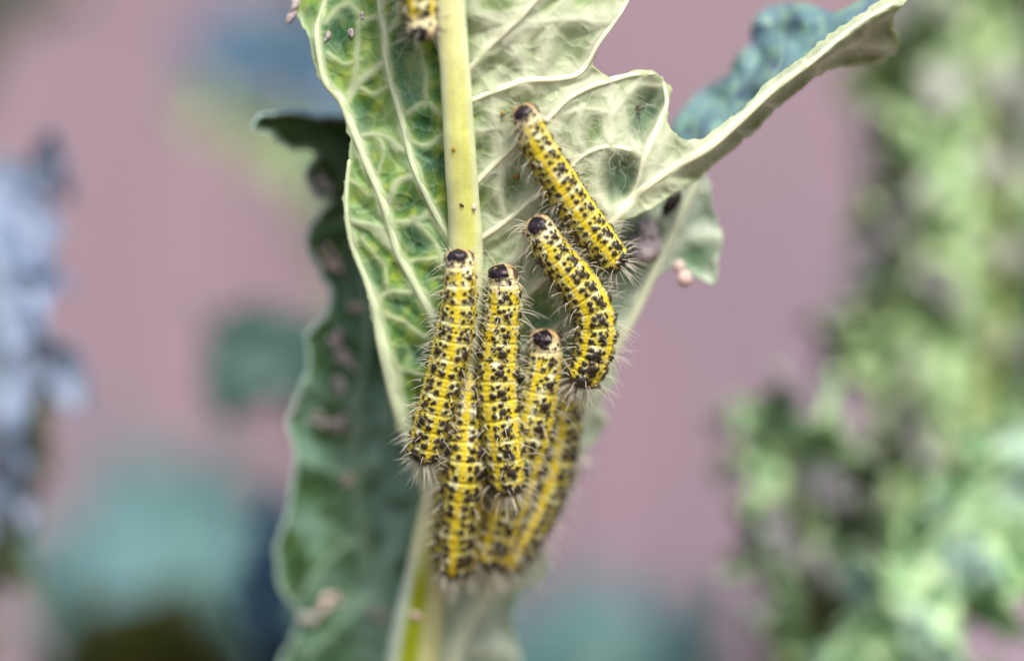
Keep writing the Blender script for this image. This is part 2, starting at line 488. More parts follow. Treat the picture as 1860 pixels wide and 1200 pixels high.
VB = [(600, -120, 8), (598, -30, 9), (583, 25, 10), (575, 60, 11), (582, 115, 13), (592, 150, 16), (620, 183, 18), (637, 225, 17), (652, 262, 16), (667, 300, 16), (690, 353, 16),
      (707, 404, 16), (721, 455, 16), (747, 503, 17), (772, 550, 17), (800, 610, 17), (812, 700, 14)]
VA = [(680, -160, 10), (688, -40, 12), (692, 25, 12), (700, 60, 13), (700, 100, 11), (710, 150, 11), (722, 188, 13), (734, 235, 13), (750, 299, 13), (775, 356, 13), (797, 400, 13), (820, 440, 14), (836, 500, 12)]
VC = [(634, 290, 7), (629, 345, 8), (630, 398, 10), (641, 450, 11), (664, 508, 13), (681, 555, 20), (692, 612, 26), (706, 669, 30), (722, 730, 32), (746, 800, 32), (774, 880, 32), (790, 960, 30)]
VR4 = [(862, 335, 11), (907, 289, 12), (943, 255, 12), (995, 215, 13), (1027, 182, 14), (1065, 160, 14), (1112, 145, 13), (1150, 136, 8), (1190, 134, 5)]
VLAT = [(880, 620, 14), (960, 530, 15), (1040, 465, 16), (1100, 415, 17), (1140, 372, 17), (1178, 336, 17), (1232, 300, 17), (1287, 268, 18), (1340, 222, 18), (1392, 174, 15), (1425, 148, 13), (1475, 112, 11), (1525, 70, 9), (1575, 34, 8), (1625, 6, 6)]
VR1 = [(850, 130, 12), (880, 92, 13), (905, 68, 14), (945, 30, 14), (980, -10, 13), (1050, -90, 10), (1120, -180, 6)]
VR3 = [(850, 186, 9), (885, 171, 10), (915, 160, 12), (957, 146, 13), (1015, 143, 12), (1055, 130, 12), (1085, 80, 12), (1112, 44, 10), (1140, 0, 8), (1170, -80, 5)]
VR5 = [(866, 438, 11), (918, 402, 11), (975, 354, 10), (1030, 308, 9), (1062, 281, 9), (1105, 266, 8), (1150, 274, 8)]
VR7 = [(1205, 150, 7), (1211, 187, 9), (1199, 220, 11), (1178, 268, 12), (1166, 300, 10), (1160, 330, 9), (1140, 372, 8)]
VMAIN = [VA, VB, VC, VR4, VLAT, VR1, VR3, VR5, VR7]
VMINOR = [
    [(630, 182, 9), (652, 147, 9), (697, 118, 9)], [(642, 152, 6), (647, 107, 6), (652, 50, 6), (657, 37, 6), (690, 26, 6)],
    [(592, 40, 5), (620, 10, 5), (650, 20, 4), (657, 37, 5)], [(735, 210, 7), (772, 186, 6), (796, 205, 6)], [(772, 186, 4), (772, 130, 4), (768, 95, 4), (760, 70, 4)],
    [(650, 250, 7), (682, 244, 8), (730, 270, 7)], [(704, 364, 8), (724, 331, 9), (752, 318, 8)], [(712, 404, 7), (755, 401, 7), (775, 386, 6), (785, 375, 6)],
    [(755, 401, 6), (785, 436, 6), (800, 470, 6)], [(628, 396, 9), (653, 409, 11), (682, 415, 12), (708, 440, 12)], [(684, 548, 9), (710, 531, 8), (758, 529, 8)],
    [(698, 568, 6), (738, 588, 6), (772, 612, 6)], [(722, 668, 6), (750, 676, 6), (790, 700, 6)], [(655, 160, 5), (680, 172, 5), (704, 158, 5)],
    [(687, 249, 5), (693, 287, 5), (680, 330, 4)], [(700, 62, 6), (722, 35, 6), (735, -20, 6)], [(600, 100, 4), (625, 118, 4), (647, 110, 4)], [(735, 250, 4), (765, 262, 4), (800, 250, 5)],
    [(640, 330, 4), (662, 350, 4), (688, 356, 5)], [(660, 440, 5), (690, 470, 4), (705, 530, 5)], [(741, 480, 5), (775, 470, 4), (800, 470, 5)],
    [(920, 78, 9), (955, 52, 10), (1000, 37, 10), (1045, 35, 10), (1100, 44, 11)], [(1110, 145, 10), (1111, 187, 11), (1109, 225, 11), (1113, 264, 11)],
    [(1113, 262, 8), (1098, 277, 6), (1085, 310, 6), (1090, 360, 7), (1110, 400, 8)], [(1113, 210, 6), (1135, 180, 7), (1160, 157, 6), (1205, 156, 6)], [(1135, 200, 4), (1138, 240, 6), (1160, 280, 8)],
    [(1000, 215, 6), (1035, 205, 5), (1070, 200, 5), (1108, 205, 6)], [(975, 355, 6), (990, 300, 6), (1000, 250, 5), (1010, 215, 6)], [(1060, 282, 6), (1050, 240, 6), (1060, 200, 5)],
    [(890, 170, 5), (900, 220, 5), (910, 286, 6)], [(862, 240, 5), (890, 235, 5), (903, 232, 5)], [(918, 400, 6), (905, 350, 5), (910, 290, 5)], [(985, 145, 6), (990, 95, 6), (1000, 40, 6)],
    [(905, 68, 6), (940, 100, 6), (957, 144, 7)], [(870, 30, 6), (900, 40, 6), (925, 45, 6)], [(868, 515, 8), (930, 470, 8), (985, 425, 8), (1030, 395, 7), (1085, 360, 7)],
    [(945, 580, 6), (950, 520, 6), (960, 450, 6)], [(1020, 480, 6), (1010, 540, 6), (1030, 600, 7)],
    [(1215, 240, 8), (1200, 270, 7), (1182, 330, 8)], [(1250, 256, 6), (1265, 270, 6), (1270, 280, 6)], [(1205, 320, 5), (1225, 335, 5), (1240, 345, 5)],
    [(1330, 230, 6), (1350, 245, 6), (1357, 252, 5)], [(1383, 182, 7), (1402, 196, 9), (1410, 200, 7)], [(1470, 117, 7), (1487, 124, 7), (1482, 140, 7)], [(1487, 122, 6), (1520, 100, 8), (1560, 82, 9), (1600, 90, 7), (1630, 86, 6)],
    [(1575, 36, 6), (1578, 58, 6), (1560, 82, 6)], [(1578, 55, 6), (1600, 40, 6), (1626, 28, 6)],
    [(840, 640, 9), (900, 570, 8), (960, 530, 8)], [(830, 760, 10), (900, 690, 10), (980, 620, 10), (1050, 560, 8)], [(815, 870, 10), (880, 800, 10), (960, 720, 9)],
]

wA, wB, wC, wD = Waves(70, seed=21), Waves(42, seed=22), Waves(160, seed=23), Waves(110, seed=24)
DARKP = [(615, 78, 26, 42, .8), (735, 70, 22, 55, .8), (772, 238, 24, 40, .85), (775, 345, 22, 50, .7), (748, 445, 26, 40, .8), (672, 155, 16, 14, .8), (688, 500, 16, 34, .8), (728, 640, 12, 36, .7), (733, 362, 20, 18, .7), (668, 215, 16, 22, .6), (720, 560, 18, 18, .6), (760, 560, 30, 40, .5), (640, 25, 20, 14, .6)]
LIGHTP = [(670, 85, 14, 34, .6), (700, 205, 18, 34, .5), (655, 360, 22, 36, .5), (720, 300, 18, 22, .6), (745, 115, 14, 16, .6), (625, 145, 14, 14, .5), (735, 490, 10, 40, .6)]
RPANE = [(912, 352, 40, 44, .8), (880, 250, 18, 46, .6), (1045, 78, 34, 34, .65), (1085, 60, 16, 16, .6), (935, 470, 46, 36, .75), (985, 550, 46, 60, .8), (1062, 225, 34, 36, .45), (1055, 180, 34, 14, .5), (930, 115, 26, 24, .4), (880, 110, 16, 34, .45), (1240, 280, 14, 12, .4)]
def col_main(px, py, a):
    mid = np.interp(py, [-300, 0, 450, 700, 1000], [826, 818, 845, 830, 790])
    right = sstep(-10, 60, px - mid) * (1 - 0.75 * sstep(420, 620, py))
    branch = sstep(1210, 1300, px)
    v = 0.5 + 0.5 * wA(px, py); v2 = 0.5 + 0.5 * wB(px, py)
    dark = lin(40, 94, 42); mid_g = lin(112, 166, 66); yel = lin(174, 198, 52); blu = lin(92, 144, 124)
    deep = sstep(3, 26, a['dmin'])
    pane = mixc(mid_g, dark, np.clip(0.25 + 0.75 * deep * np.clip(0.2 + v + 0.4 * (a['cid'] - 0.5), 0, 1), 0, 1))
    pane = mixc(pane, yel, np.clip((v2 - 0.4) * 1.0 + 0.5 * (0.5 + 0.5 * wD(px, py) - 0.45), 0, 0.8))
    pane = mixc(pane, blu, np.clip((0.5 + 0.5 * wC(px, py) - 0.5) * 1.3, 0, 0.6))
    pane = mixc(pane, lin(196, 214, 150), np.exp(-a['dmin'] / 3.5) * 0.5)
    pane = mixc(pane, lin(176, 204, 150), np.clip(wD(px + 500, py) * 0.7 - 0.3, 0, 0.4))
    for (cx, cy, sx, sy, kk) in DARKP: pane = mixc(pane, lin(40, 96, 54), kk * np.exp(-(((px - cx) / sx) ** 2 + ((py - cy) / sy) ** 2) ** 1.5) * sstep(1, 9, a['dmin']))
    for (cx, cy, sx, sy, kk) in LIGHTP: pane = mixc(pane, lin(176, 206, 120), kk * np.exp(-(((px - cx) / sx) ** 2 + ((py - cy) / sy) ** 2)))
    # the right half wears a pale woolly silk film
    wool = lin(222, 230, 198); woolg = lin(186, 202, 154)
    wq = 7 * wB(px, py)
    pock = np.exp(-(((px - 1172 + 0.35 * (py - 205) + wq) / 32) ** 2 + ((py - 205) / 52) ** 2) ** 1.3) + np.exp(-((np.abs(px - 1126 + wq) / 34) ** 2.6 + (np.abs(py - 326 + wq) / 44) ** 2.6) ** 1.2)
    rp = mixc(wool, woolg, np.clip(0.2 + 0.85 * deep * v + 0.3 * (v2 - 0.5), 0, 1))
    rp = mixc(rp, lin(126, 154, 92), np.clip(deep * (v - 0.45) * 1.4, 0, 0.75))
    for (cx, cy, sx, sy, kk) in RPANE: rp = mixc(rp, lin(112, 142, 88), kk * np.exp(-(((px - cx) / sx) ** 2 + ((py - cy) / sy) ** 2) ** 1.4) * sstep(0, 10, a['dmin']))
    rp = mixc(rp, mixc(lin(52, 96, 66), lin(98, 136, 98), np.clip(v2 * 1.2 - 0.2, 0, 1)), np.clip(pock, 0, 0.92))
    rp = mixc(rp, mixc(lin(186, 194, 166), lin(112, 126, 66), np.clip(deep * (0.5 + v) , 0, 1)), branch)  # side lobe: olive pane green, deepened to hold the shade of its underside
    c = mixc(pane, rp, right)
    vc = mixc(lin(204, 218, 178), lin(228, 231, 204), right)
    c = mixc(c, mixc(c, vc, 0.55), a['fine'] * 0.34)
    c = mixc(c, mixc(c, vc, 0.5), a['finer'] * 0.16)
    c = mixc(c, vc, np.exp(-a['dmin'] / 9.0) * 0.12)
    c = mixc(c, vc, np.clip(a['vein'] * 0.94, 0, 1))
    c = mixc(c, lin(206, 218, 176), a['rim'] * 0.8)
    return c

def depth_extra(px, py):
    # two deep cupped panes on the right wing, and the rolled lower flap of the side lobe
    p = 2.4 * np.exp(-(((px - 1172 + 0.35 * (py - 205)) / 32) ** 2 + ((py - 205) / 50) ** 2) ** 1.3) + 2.4 * np.exp(-((np.abs(px - 1126) / 33) ** 2.6 + (np.abs(py - 326) / 43) ** 2.6) ** 1.2)
    lat = np.interp(px, [1180, 1232, 1287, 1340, 1392, 1425, 1475, 1525, 1575, 1625], [336, 300, 268, 222, 174, 148, 112, 70, 34, 6])
    below = np.clip(py - lat - 6, 0, 80) * sstep(1200, 1330, px)
    above = np.clip(lat - py - 4, 0, 40) * sstep(1240, 1330, px)
    return p + below * 0.14 + above * 0.05

leaf = thing('cabbage_leaf', 'pale green cabbage leaf with chewed edges and raised veins carrying the caterpillars', 'leaf', (-0.0175, 0.03, 0.0))
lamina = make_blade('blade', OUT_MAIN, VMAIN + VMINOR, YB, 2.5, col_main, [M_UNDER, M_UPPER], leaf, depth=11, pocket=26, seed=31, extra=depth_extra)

def vein_tube(name, pts, ybase, parent, mat, col, dy=0.0, flat=0.75, grow=1.0, seg=12, extra=None, colfn=None):
    P = np.array(pts, float)
    L0 = np.sum(np.linalg.norm(np.diff(P[:, :2], axis=0), axis=1))
    S, _ = spline(P, max(8, int(L0 / 5)))
    wv = Waves(120, seed=int(L0) % 97)
    rr = S[:, 2] * 0.5 * grow * (1 + 0.02 * wv(S[:, 0], S[:, 1]))
    y = ybase(S[:, 0], S[:, 1]) + dy
    if extra is not None: y = y + extra(S[:, 0], S[:, 1])
    C = W(S[:, 0], S[:, 1], y)
    r = rr * U * (1 + y / 500.0)
    r[0] *= 0.5; r[-1] *= 0.4
    V, F, T = tube_arrays(C, r, seg, flat)
    c = np.tile(np.asarray(col), (len(V), 1))
    if colfn is not None:
        ang = np.tile(np.linspace(0, 2 * np.pi, seg, endpoint=False), len(C))
        t = np.repeat(np.linspace(0, 1, len(C)), seg)
        c[:len(t)] = colfn(t, ang)
    return mesh_np(name, V, [F, T], mat, parent, col=c)

for vv in VMAIN:
    right = vv[2][0] > 840
    vein_tube('side_vein', vv, YB, leaf, M_RIB, lin(230, 232, 204) if right else lin(206, 219, 181), dy=-0.12, flat=0.5, grow=0.86, extra=depth_extra)

# midrib running down into the leaf stalk, and the stalk on to the soil
MID = [(822, -420, 30), (820, -200, 48), (818, 0, 56), (828, 150, 55), (837, 300, 58), (846, 450, 62), (842, 600, 64), (826, 760, 66), (800, 900, 68), (774, 1040, 78), (750, 1200, 96), (728, 1400, 104)]
YM = TPS([(822, -420, -14), (820, -200, -13), (818, 0, -10), (828, 150, -7), (837, 300, -3), (846, 450, 1.6), (842, 600, 4.5), (826, 760, 8.5), (800, 900, 14), (778, 1040, 21), (757, 1200, 28), (735, 1400, 34), (700, 100, -6), (700, 1000, 18), (950, 600, 4)], smooth=0)
def mid_col(t, a):
    side = np.sin(a)               # + / - : left and right flank
    c = mixc(lin(234, 235, 182), lin(216, 220, 122), np.clip(0.35 * Waves(0.5, seed=4)(t, a * 0.35) + 0.3 * Waves(0.16, seed=6)(t * 0.12, a * 0.12) + 0.35, 0, 1))
    c = mixc(c, lin(212, 224, 190), np.clip(np.abs(side) * 1.5 - 0.65, 0, 1) * (1 - sstep(0.7, 0.8, t)))
    low = sstep(0.74, 0.82, t)
    olive = mixc(lin(204, 208, 150), lin(150, 166, 14), sstep(-0.35, -0.05, LEFT * side))
    olive = mixc(olive, lin(200, 216, 196), sstep(0.42, 0.62, LEFT * side))
    return mixc(c, olive, low)
LEFT = 1.0
midrib = vein_tube('midrib', MID, YM, leaf, M_RIB, lin(214, 220, 150), flat=0.62, dy=-0.4, seg=36, colfn=mid_col)
S, _ = spline([(-0.0205, 0.034, 0.376), (-0.026, 0.04, 0.33), (-0.03, 0.045, 0.2), (-0.02, 0.05, 0.08), (-0.018, 0.05, -0.03)], 40)
V, F, T = tube_arrays(S, np.interp(np.linspace(0, 1, 40), [0, 0.3, 1], [0.0047, 0.006, 0.011]), 20)
mesh_np('stalk', V, [F, T], M_RIB, leaf, col=np.tile(lin(170, 186, 120), (len(V), 1)))

# ---- rear lobe of the same leaf (bends away behind, lower right)
YR = TPS([(1285, 330, 12), (1300, 500, 13), (1180, 400, 12), (1100, 500, 14), (1110, 650, 17), (1000, 760, 20), (1050, 850, 23), (900, 900, 24), (980, 1000, 27), (800, 1100, 25), (940, 1190, 33), (790, 1300, 31), (900, 600, 14)])
OUT_REAR = [(1285, 318), (1293, 370), (1302, 405), (1314, 428), (1304, 470), (1298, 517), (1262, 500), (1228, 480), (1200, 500), (1184, 515), (1150, 590), (1116, 655), (1119, 690), (1090, 728),
            (1102, 762), (1082, 800), (1056, 830), (1048, 870), (1022, 930), (985, 985), (1002, 1022), (985, 1052), (944, 1080), (930, 1120), (936, 1160), (948, 1210), (930, 1290), (850, 1330),
            (775, 1300), (770, 1100), (800, 960), (850, 800), (940, 600), (1040, 440), (1120, 385), (1190, 350), (1240, 325)]
V_REAR = [[(1268, 322, 16), (1225, 420, 17), (1186, 500, 18), (1150, 575, 19), (1110, 650, 20), (1060, 745, 20), (1010, 860, 20), (950, 960, 20), (880, 1080, 22), (830, 1180, 24), (800, 1290, 26)],
          [(1186, 500, 9), (1230, 440, 8), (1270, 430, 9), (1308, 430, 8)], [(1225, 420, 7), (1180, 400, 7), (1130, 420, 7)], [(1110, 650, 8), (1060, 600, 8), (1050, 520, 7)],
          [(960, 950, 10), (1000, 990, 9), (990, 1030, 7)], [(1060, 745, 8), (1085, 750, 8), (1098, 762, 6)], [(880, 1080, 10), (930, 1060, 9), (970, 1050, 7)], [(830, 1180, 8), (880, 1180, 8), (930, 1190, 8)], [(1010, 860, 8), (960, 830, 8), (920, 850, 8)]]
def col_rear(px, py, a):
    v = 0.5 + 0.5 * wA(px + 300, py); deep = sstep(2, 24, a['dmin'])
    c = mixc(lin(212, 224, 206), lin(170, 196, 168), np.clip(0.2 + deep * v, 0, 1))
    c = mixc(c, lin(96, 132, 96), np.exp(-(((px - 1262) / 32) ** 2 + ((py - 468) / 30) ** 2)) * 0.9)
    c = mixc(c, lin(84, 110, 70), np.exp(-(((px - 1175) / 28) ** 2 + ((py - 415) / 22) ** 2)) * 0.9)
    c = mixc(c, lin(212, 222, 196), np.clip(a['vein'], 0, 1) * 0.9)
    return mixc(c, lin(206, 220, 196), a['rim'] * 0.6)
make_blade('rear_lobe', OUT_REAR, V_REAR, YR, 4.0, col_rear, [M_UNDER, M_UPPER], leaf, depth=10, pocket=22, seed=41, jit=2.0)
vein_tube('side_vein', V_REAR[0], YR, leaf, M_RIB, lin(212, 220, 192), dy=-0.4, flat=0.75, grow=0.85)

# ---- upper (bluish) face of the side lobe, curling up behind its rib
YF = TPS([(1222, 240, 16), (1240, 190, 19), (1320, 110, 19), (1380, 110, 12), (1340, 200, 9), (1290, 245, 6), (1370, 60, 16), (1420, 10, 17), (1500, 10, 12), (1450, 80, 6), (1400, 140, 4), (1560, 15, 5), (1520, 50, 2.5), (1600, -5, 3), (1330, 160, 14), (1410, 90, 9)], smooth=0.5)
OUT_FLAP = [(1216, 238), (1224, 218), (1244, 194), (1268, 168), (1300, 148), (1326, 132), (1332, 110), (1350, 88), (1364, 84), (1362, 62), (1368, 38), (1388, 18), (1422, 6), (1462, 6), (1500, 18), (1520, 22),
            (1548, 8), (1572, -8), (1600, -22), (1640, -18), (1636, 2), (1600, 18), (1570, 36), (1530, 60), (1490, 88), (1450, 122), (1412, 146), (1388, 170), (1352, 205), (1312, 238), (1280, 260), (1248, 262), (1228, 256)]
V_FLAP = [[(1262, 250, 4), (1262, 222, 4), (1280, 190, 4), (1310, 160, 4)], [(1262, 222, 4), (1240, 205, 4)], [(1280, 190, 4), (1320, 185, 4), (1360, 190, 4)], [(1420, 20, 6), (1418, 60, 6), (1420, 100, 6), (1405, 140, 6)], [(1320, 185, 4), (1350, 150, 4), (1370, 110, 4)]]
def col_flap(px, py, a):
    v = 0.5 + 0.5 * wA(px, py + 400); v2 = 0.5 + 0.5 * wB(px, py + 200)
    c = mixc(lin(92, 118, 134), lin(104, 140, 138), np.clip(v, 0, 1))
    c = mixc(c, lin(122, 158, 136), np.clip((v2 - 0.45) * 1.4, 0, 0.7))
    return mixc(c, lin(150, 182, 160), a['vein'] * 0.7)
def flap_extra(px, py):
    return 2.2 + 2.5 * sstep(1550, 1600, px) + 3.2 * np.exp(-(((px - 1376) / 22) ** 2 + ((py - 105) / 26) ** 2)) + 1.3 * Waves(95, seed=77)(px, py)
make_blade('curled_flap', OUT_FLAP, V_FLAP, YF, 3.0, col_flap, [M_BACK], leaf, depth=-9, pocket=26, seed=51, jit=1.2, extra=flap_extra)

# ------------------------------------------------------------------ dark leaf behind on the left
YL = TPS([(455, 235, 14), (620, 215, 24), (560, 450, 26), (640, 480, 28), (590, 570, 24), (520, 770, 24), (640, 800, 30), (505, 1000, 28), (650, 1000, 34), (540, 1200, 36), (700, 1200, 38), (540, 260, 22), (760, 900, 34), (760, 600, 30), (600, 1400, 44)])
OUT_BACK = [(457, 236), (470, 212), (520, 204), (560, 208), (566, 214), (600, 210), (640, 216), (700, 260), (760, 420), (800, 620), (800, 800), (790, 960), (765, 1060), (735, 1150), (715, 1260), (690, 1400), (590, 1430),
            (520, 1330), (505, 1230), (515, 1190), (540, 1140), (536, 1108), (512, 1075), (503, 1040), (503, 990), (516, 950), (526, 910), (534, 850), (533, 810), (521, 772), (533, 735), (552, 690), (562, 650),
            (556, 612), (566, 596), (590, 570), (600, 535), (580, 495), (560, 462), (553, 430), (566, 400), (590, 376), (600, 366), (572, 356), (556, 330), (560, 300), (578, 284), (560, 274), (536, 276), (512, 266), (494, 246), (472, 243)]
V_BACK = [[(720, 1260, 20), (700, 1100, 18), (662, 980, 16), (648, 860, 14), (650, 740, 12), (668, 620, 12), (660, 500, 10), (640, 380, 9), (610, 290, 8), (540, 250, 5)],
          [(660, 980, 12), (600, 1010, 10), (540, 1090, 7)], [(648, 870, 10), (590, 850, 8), (540, 830, 6)], [(650, 740, 10), (600, 720, 8), (560, 690, 6)], [(665, 620, 8), (620, 590, 7), (595, 565, 5)],
          [(690, 1060, 12), (740, 960, 10), (770, 870, 9)], [(652, 880, 10), (700, 790, 10), (720, 720, 10)], [(640, 400, 7), (600, 420, 6), (565, 430, 5)], [(690, 1080, 9), (620, 1130, 8), (560, 1190, 7)]]
def col_back(px, py, a):
    v = 0.5 + 0.5 * wA(px + 90, py); v2 = 0.5 + 0.5 * wC(px, py)
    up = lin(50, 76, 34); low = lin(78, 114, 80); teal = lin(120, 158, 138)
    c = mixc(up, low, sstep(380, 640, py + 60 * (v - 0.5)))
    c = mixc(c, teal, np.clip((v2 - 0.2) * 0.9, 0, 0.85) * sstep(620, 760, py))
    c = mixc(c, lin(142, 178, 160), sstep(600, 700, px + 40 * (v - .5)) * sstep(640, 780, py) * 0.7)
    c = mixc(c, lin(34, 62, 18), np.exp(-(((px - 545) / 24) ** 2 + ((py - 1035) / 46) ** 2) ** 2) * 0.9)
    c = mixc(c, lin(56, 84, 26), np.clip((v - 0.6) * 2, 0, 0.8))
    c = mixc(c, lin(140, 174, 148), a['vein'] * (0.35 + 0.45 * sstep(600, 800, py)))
    return mixc(c, lin(176, 204, 190), a['rim'] * 0.9)
bleaf = thing('rear_cabbage_leaf', 'dark green wavy-edged leaf hanging behind the pale leaf, dotted with grey crumbs', 'leaf', (-0.03, 0.05, 0))
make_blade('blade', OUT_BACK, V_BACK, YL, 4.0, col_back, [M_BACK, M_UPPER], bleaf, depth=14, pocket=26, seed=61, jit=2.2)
vein_tube('midrib', V_BACK[0][:7], YL, bleaf, M_RIB, lin(132, 162, 134), dy=-0.3, flat=0.7, grow=0.8)
p0 = W(650, 1410, 44)
S, _ = spline([tuple(p0 + [0, 0, .004]), tuple(p0 + [0, .002, -.03]), (-0.045, 0.062, 0.2), (-0.026, 0.058, 0.06), (-0.024, 0.058, -0.03)], 30)
V, F, T = tube_arrays(S, np.linspace(0.003, 0.006, 30), 14)
mesh_np('stalk', V, [F, T], M_RIB, bleaf, col=np.tile(lin(120, 146, 90), (len(V), 1)))

# ------------------------------------------------------------------ caterpillars
def caterpillar(label, ctrl, rad, roll=0.0, nseg=12, seed=0, ybase=YB, head=True, dark=0.0, density=1.0):
    """ctrl rows: px, py, gap (mm) of the centre line in front of the leaf.  Body, head and feet form one continuous skin."""
    r_ = np.random.default_rng(seed)
    P = [(x, y, ybase(x, y) - o) for x, y, o in ctrl]
    S, Lpx = spline(P, 400)
    ds = 1.7
    n = int(Lpx / ds)
    S, Lpx = spline(P, n)
    C = W(S[:, 0], S[:, 1], S[:, 2])
    T = np.gradient(C, axis=0); Ls = np.linalg.norm(T, axis=1); T /= Ls[:, None]
    Lw = Ls.sum(); unit = Lw / Lpx                                # metres per px along this body
    t = np.linspace(0, 1, n); s = t * Lpx
    ref = np.array([0, -1.0, 0])
    N = ref - (T @ ref)[:, None] * T; N /= np.linalg.norm(N, axis=1)[:, None]
    B = np.cross(T, N)
    rl = np.interp(t, np.linspace(0, 1, len(np.atleast_1d(roll))), np.atleast_1d(roll)) if np.ndim(roll) else np.full(n, roll)
    N2 = np.cos(rl)[:, None] * N + np.sin(rl)[:, None] * B
    B2 = np.cross(T, N2)
    # outline: rounded tips, narrow collar behind the head, fullest past the middle
    prof = np.interp(t, [0, 0.06, 0.2, 0.45, 0.75, 0.92, 1], [0.66, 0.74, 0.88, 1.0, 1.0, 0.9, 0.76])
    cap0 = np.sqrt(np.clip(1 - np.clip(1 - s / (rad * 0.42), 0, 1) ** 2, 0, 1)); cap1 = np.sqrt(np.clip(1 - np.clip(1 - (Lpx - s) / (rad * 0.75), 0, 1) ** 2, 0, 1))
    sg = t * nseg                                                  # segment coordinate
    fr = sg % 1
    groove = np.exp(-((np.minimum(fr, 1 - fr)) / 0.075) ** 2)
    ann = 0.5 + 0.5 * np.cos(2 * np.pi * fr * 4)
    rad_s = rad * prof * (1 - 0.04 * groove - 0.012 * ann)
    na = int(2 * np.pi * rad / 1.8)
    th = np.linspace(-np.pi, np.pi, na, endpoint=False)
    TH, SS = np.meshgrid(th, s)
    SG = np.broadcast_to(sg[:, None], TH.shape); TT = np.broadcast_to(t[:, None], TH.shape)
    RR = np.broadcast_to(rad_s[:, None], TH.shape).copy()
    ath = np.abs(TH)
    # side fold and flattened belly
    RR = RR * (1 + 0.05 * np.exp(-((ath - 1.75) / 0.22) ** 2) - 0.12 * sstep(2.2, 2.9, ath))
    wv = Waves(14, seed=seed + 3); wv2 = Waves(34, seed=seed + 4)
    X1 = TH * rad
    ns = wv(X1, SS); ns2 = wv2(X1, SS)
    RR = RR * (1 + 0.010 * ns + 0.008 * ns2)
    # --- pigment
    yellow = lin(206, 182, 22); yel2 = lin(188, 174, 48); cream = lin(228, 226, 184); grey = lin(184, 180, 108)
    black = lin(20, 15, 20); plum = lin(48, 36, 46)
    g_ = np.clip(0.45 + 0.5 * ns2 + 0.25 * ns, 0, 1)
    col = mixc(yel2, grey, np.clip(g_ * 1.3 - 0.1, 0, 1))
    col = mixc(col, cream, np.clip(ns2 * 0.8 - 0.3 + 0.4 * (1 - sstep(0.05, 0.3, TT)), 0, 0.75))
    ring = np.broadcast_to(groove[:, None], TH.shape) * np.clip(0.9 - 1.6 * TT + 0.35 * ns2, 0.08, 1) * 0.65 * (1 - 0.6 * np.exp(-(TH / 0.2) ** 2))
    col = mixc(col, cream, ring * np.clip(0.65 + 0.4 * ns2, 0, 1))
    stripe = np.exp(-(TH / (0.11 + 0.03 * ns)) ** 4)
    lat = np.exp(-((ath - 1.36) / (0.17 + 0.05 * ns2)) ** 4)
    col = mixc(col, yellow, np.clip(stripe * 0.95 + lat * 0.8, 0, 1))
    col = mixc(col, lin(150, 150, 96), sstep(1.75, 2.1, ath) * 0.8)
    if head: col = mixc(col, lin(238, 228, 190), np.exp(-((SS - rad * 0.75) / (rad * 0.45)) ** 4) * 0.75)
    # --- black warts: a fixed set per segment plus a dust of small ones
    warts = []
    base = [(.30, .36, 4.2), (.74, .33, 5.0), (.52, .78, 7.0), (.24, .68, 4.2), (.78, .96, 4.8), (.36, 1.06, 3.6), (.55, 1.72, 6.5), (.34, 1.95, 5.0), (.72, 2.0, 5.0), (.5, 2.4, 4.5)]
    k = rad / 34.0
    for i in range(nseg):
        grow = (0.84 if i < 2 else 0.98 if i < 4 else 1.12) + 0.34 * sstep(0.72, 1.0, (i + .5) / nseg) + dark
        for (f, a, r0) in base:
            for sd_ in (-1, 1):
                if i == 0 and f < .55: continue
                warts.append(((i + f + r_.normal(0, .035)) / nseg * Lpx, sd_ * (a + r_.normal(0, .045)), r0 * k * grow * r_.uniform(.8, 1.18), 1))
                if r0 > 6:                                      # ragged satellites round the biggest ones
                    for _ in range(3):
                        an_ = r_.uniform(0, 6.28); q_ = r0 * k * grow * r_.uniform(1.05, 1.5)
                        warts.append(((i + f) / nseg * Lpx + q_ * math.cos(an_), sd_ * a + q_ * math.sin(an_) / rad, 2.3 * k * grow * r_.uniform(.6, 1.3), 1))
        for _ in range(int(95 * density)):
            a = r_.uniform(-2.3, 2.3)
            if (abs(a) < 0.17 or abs(abs(a) - 1.36) < .14) and r_.uniform() < .85: continue
            warts.append(((i + r_.uniform(.06, .98)) / nseg * Lpx, a, k * r_.choice([1.2, 1.6, 2.2, 2.9], p=[.36, .3, .22, .12]), 0))
    for _ in range(85):                                          # black tail plate
        warts.append((Lpx - abs(r_.normal(0, .022)) * Lpx - 1, r_.uniform(-2.6, 2.6), k * r_.uniform(3, 6.5), 1))
    spot = np.zeros(TH.shape); bump = np.zeros(TH.shape)
    dth = th[1] - th[0]
    for (sw, aw, rw, big) in warts:
        if sw < rad * 0.55 and head: continue
        i0 = int((sw - rw * 1.6) / ds); i1 = int((sw + rw * 1.6) / ds) + 2
        i0, i1 = max(0, i0), min(n, i1)
        if i1 <= i0: continue
        loc = max(rad_s[min(n - 1, max(0, int(sw / ds)))], 4)
        ja = int(rw * 1.6 / loc / dth) + 2; jc = int((aw + np.pi) / dth)
        j = np.arange(jc - ja, jc + ja + 1) % na
        da = (th[j] - aw + np.pi) % (2 * np.pi) - np.pi
        d = np.hypot((s[i0:i1] - sw)[:, None], (da * loc)[None, :]) / rw
        if rw > 5.5 * k: d = d * (1 + 0.08 * np.sin(3 * np.arctan2(da[None, :] * loc, (s[i0:i1] - sw)[:, None] + 1e-6) + sw))
        sub = np.ix_(np.arange(i0, i1), j)
        spot[sub] = np.maximum(spot[sub], 1 - sstep(0.72, 1.12, d))
        if big: bump[sub] = np.maximum(bump[sub], rw * 0.6 * np.clip(1 - d ** 2, 0, 1) ** 0.6)
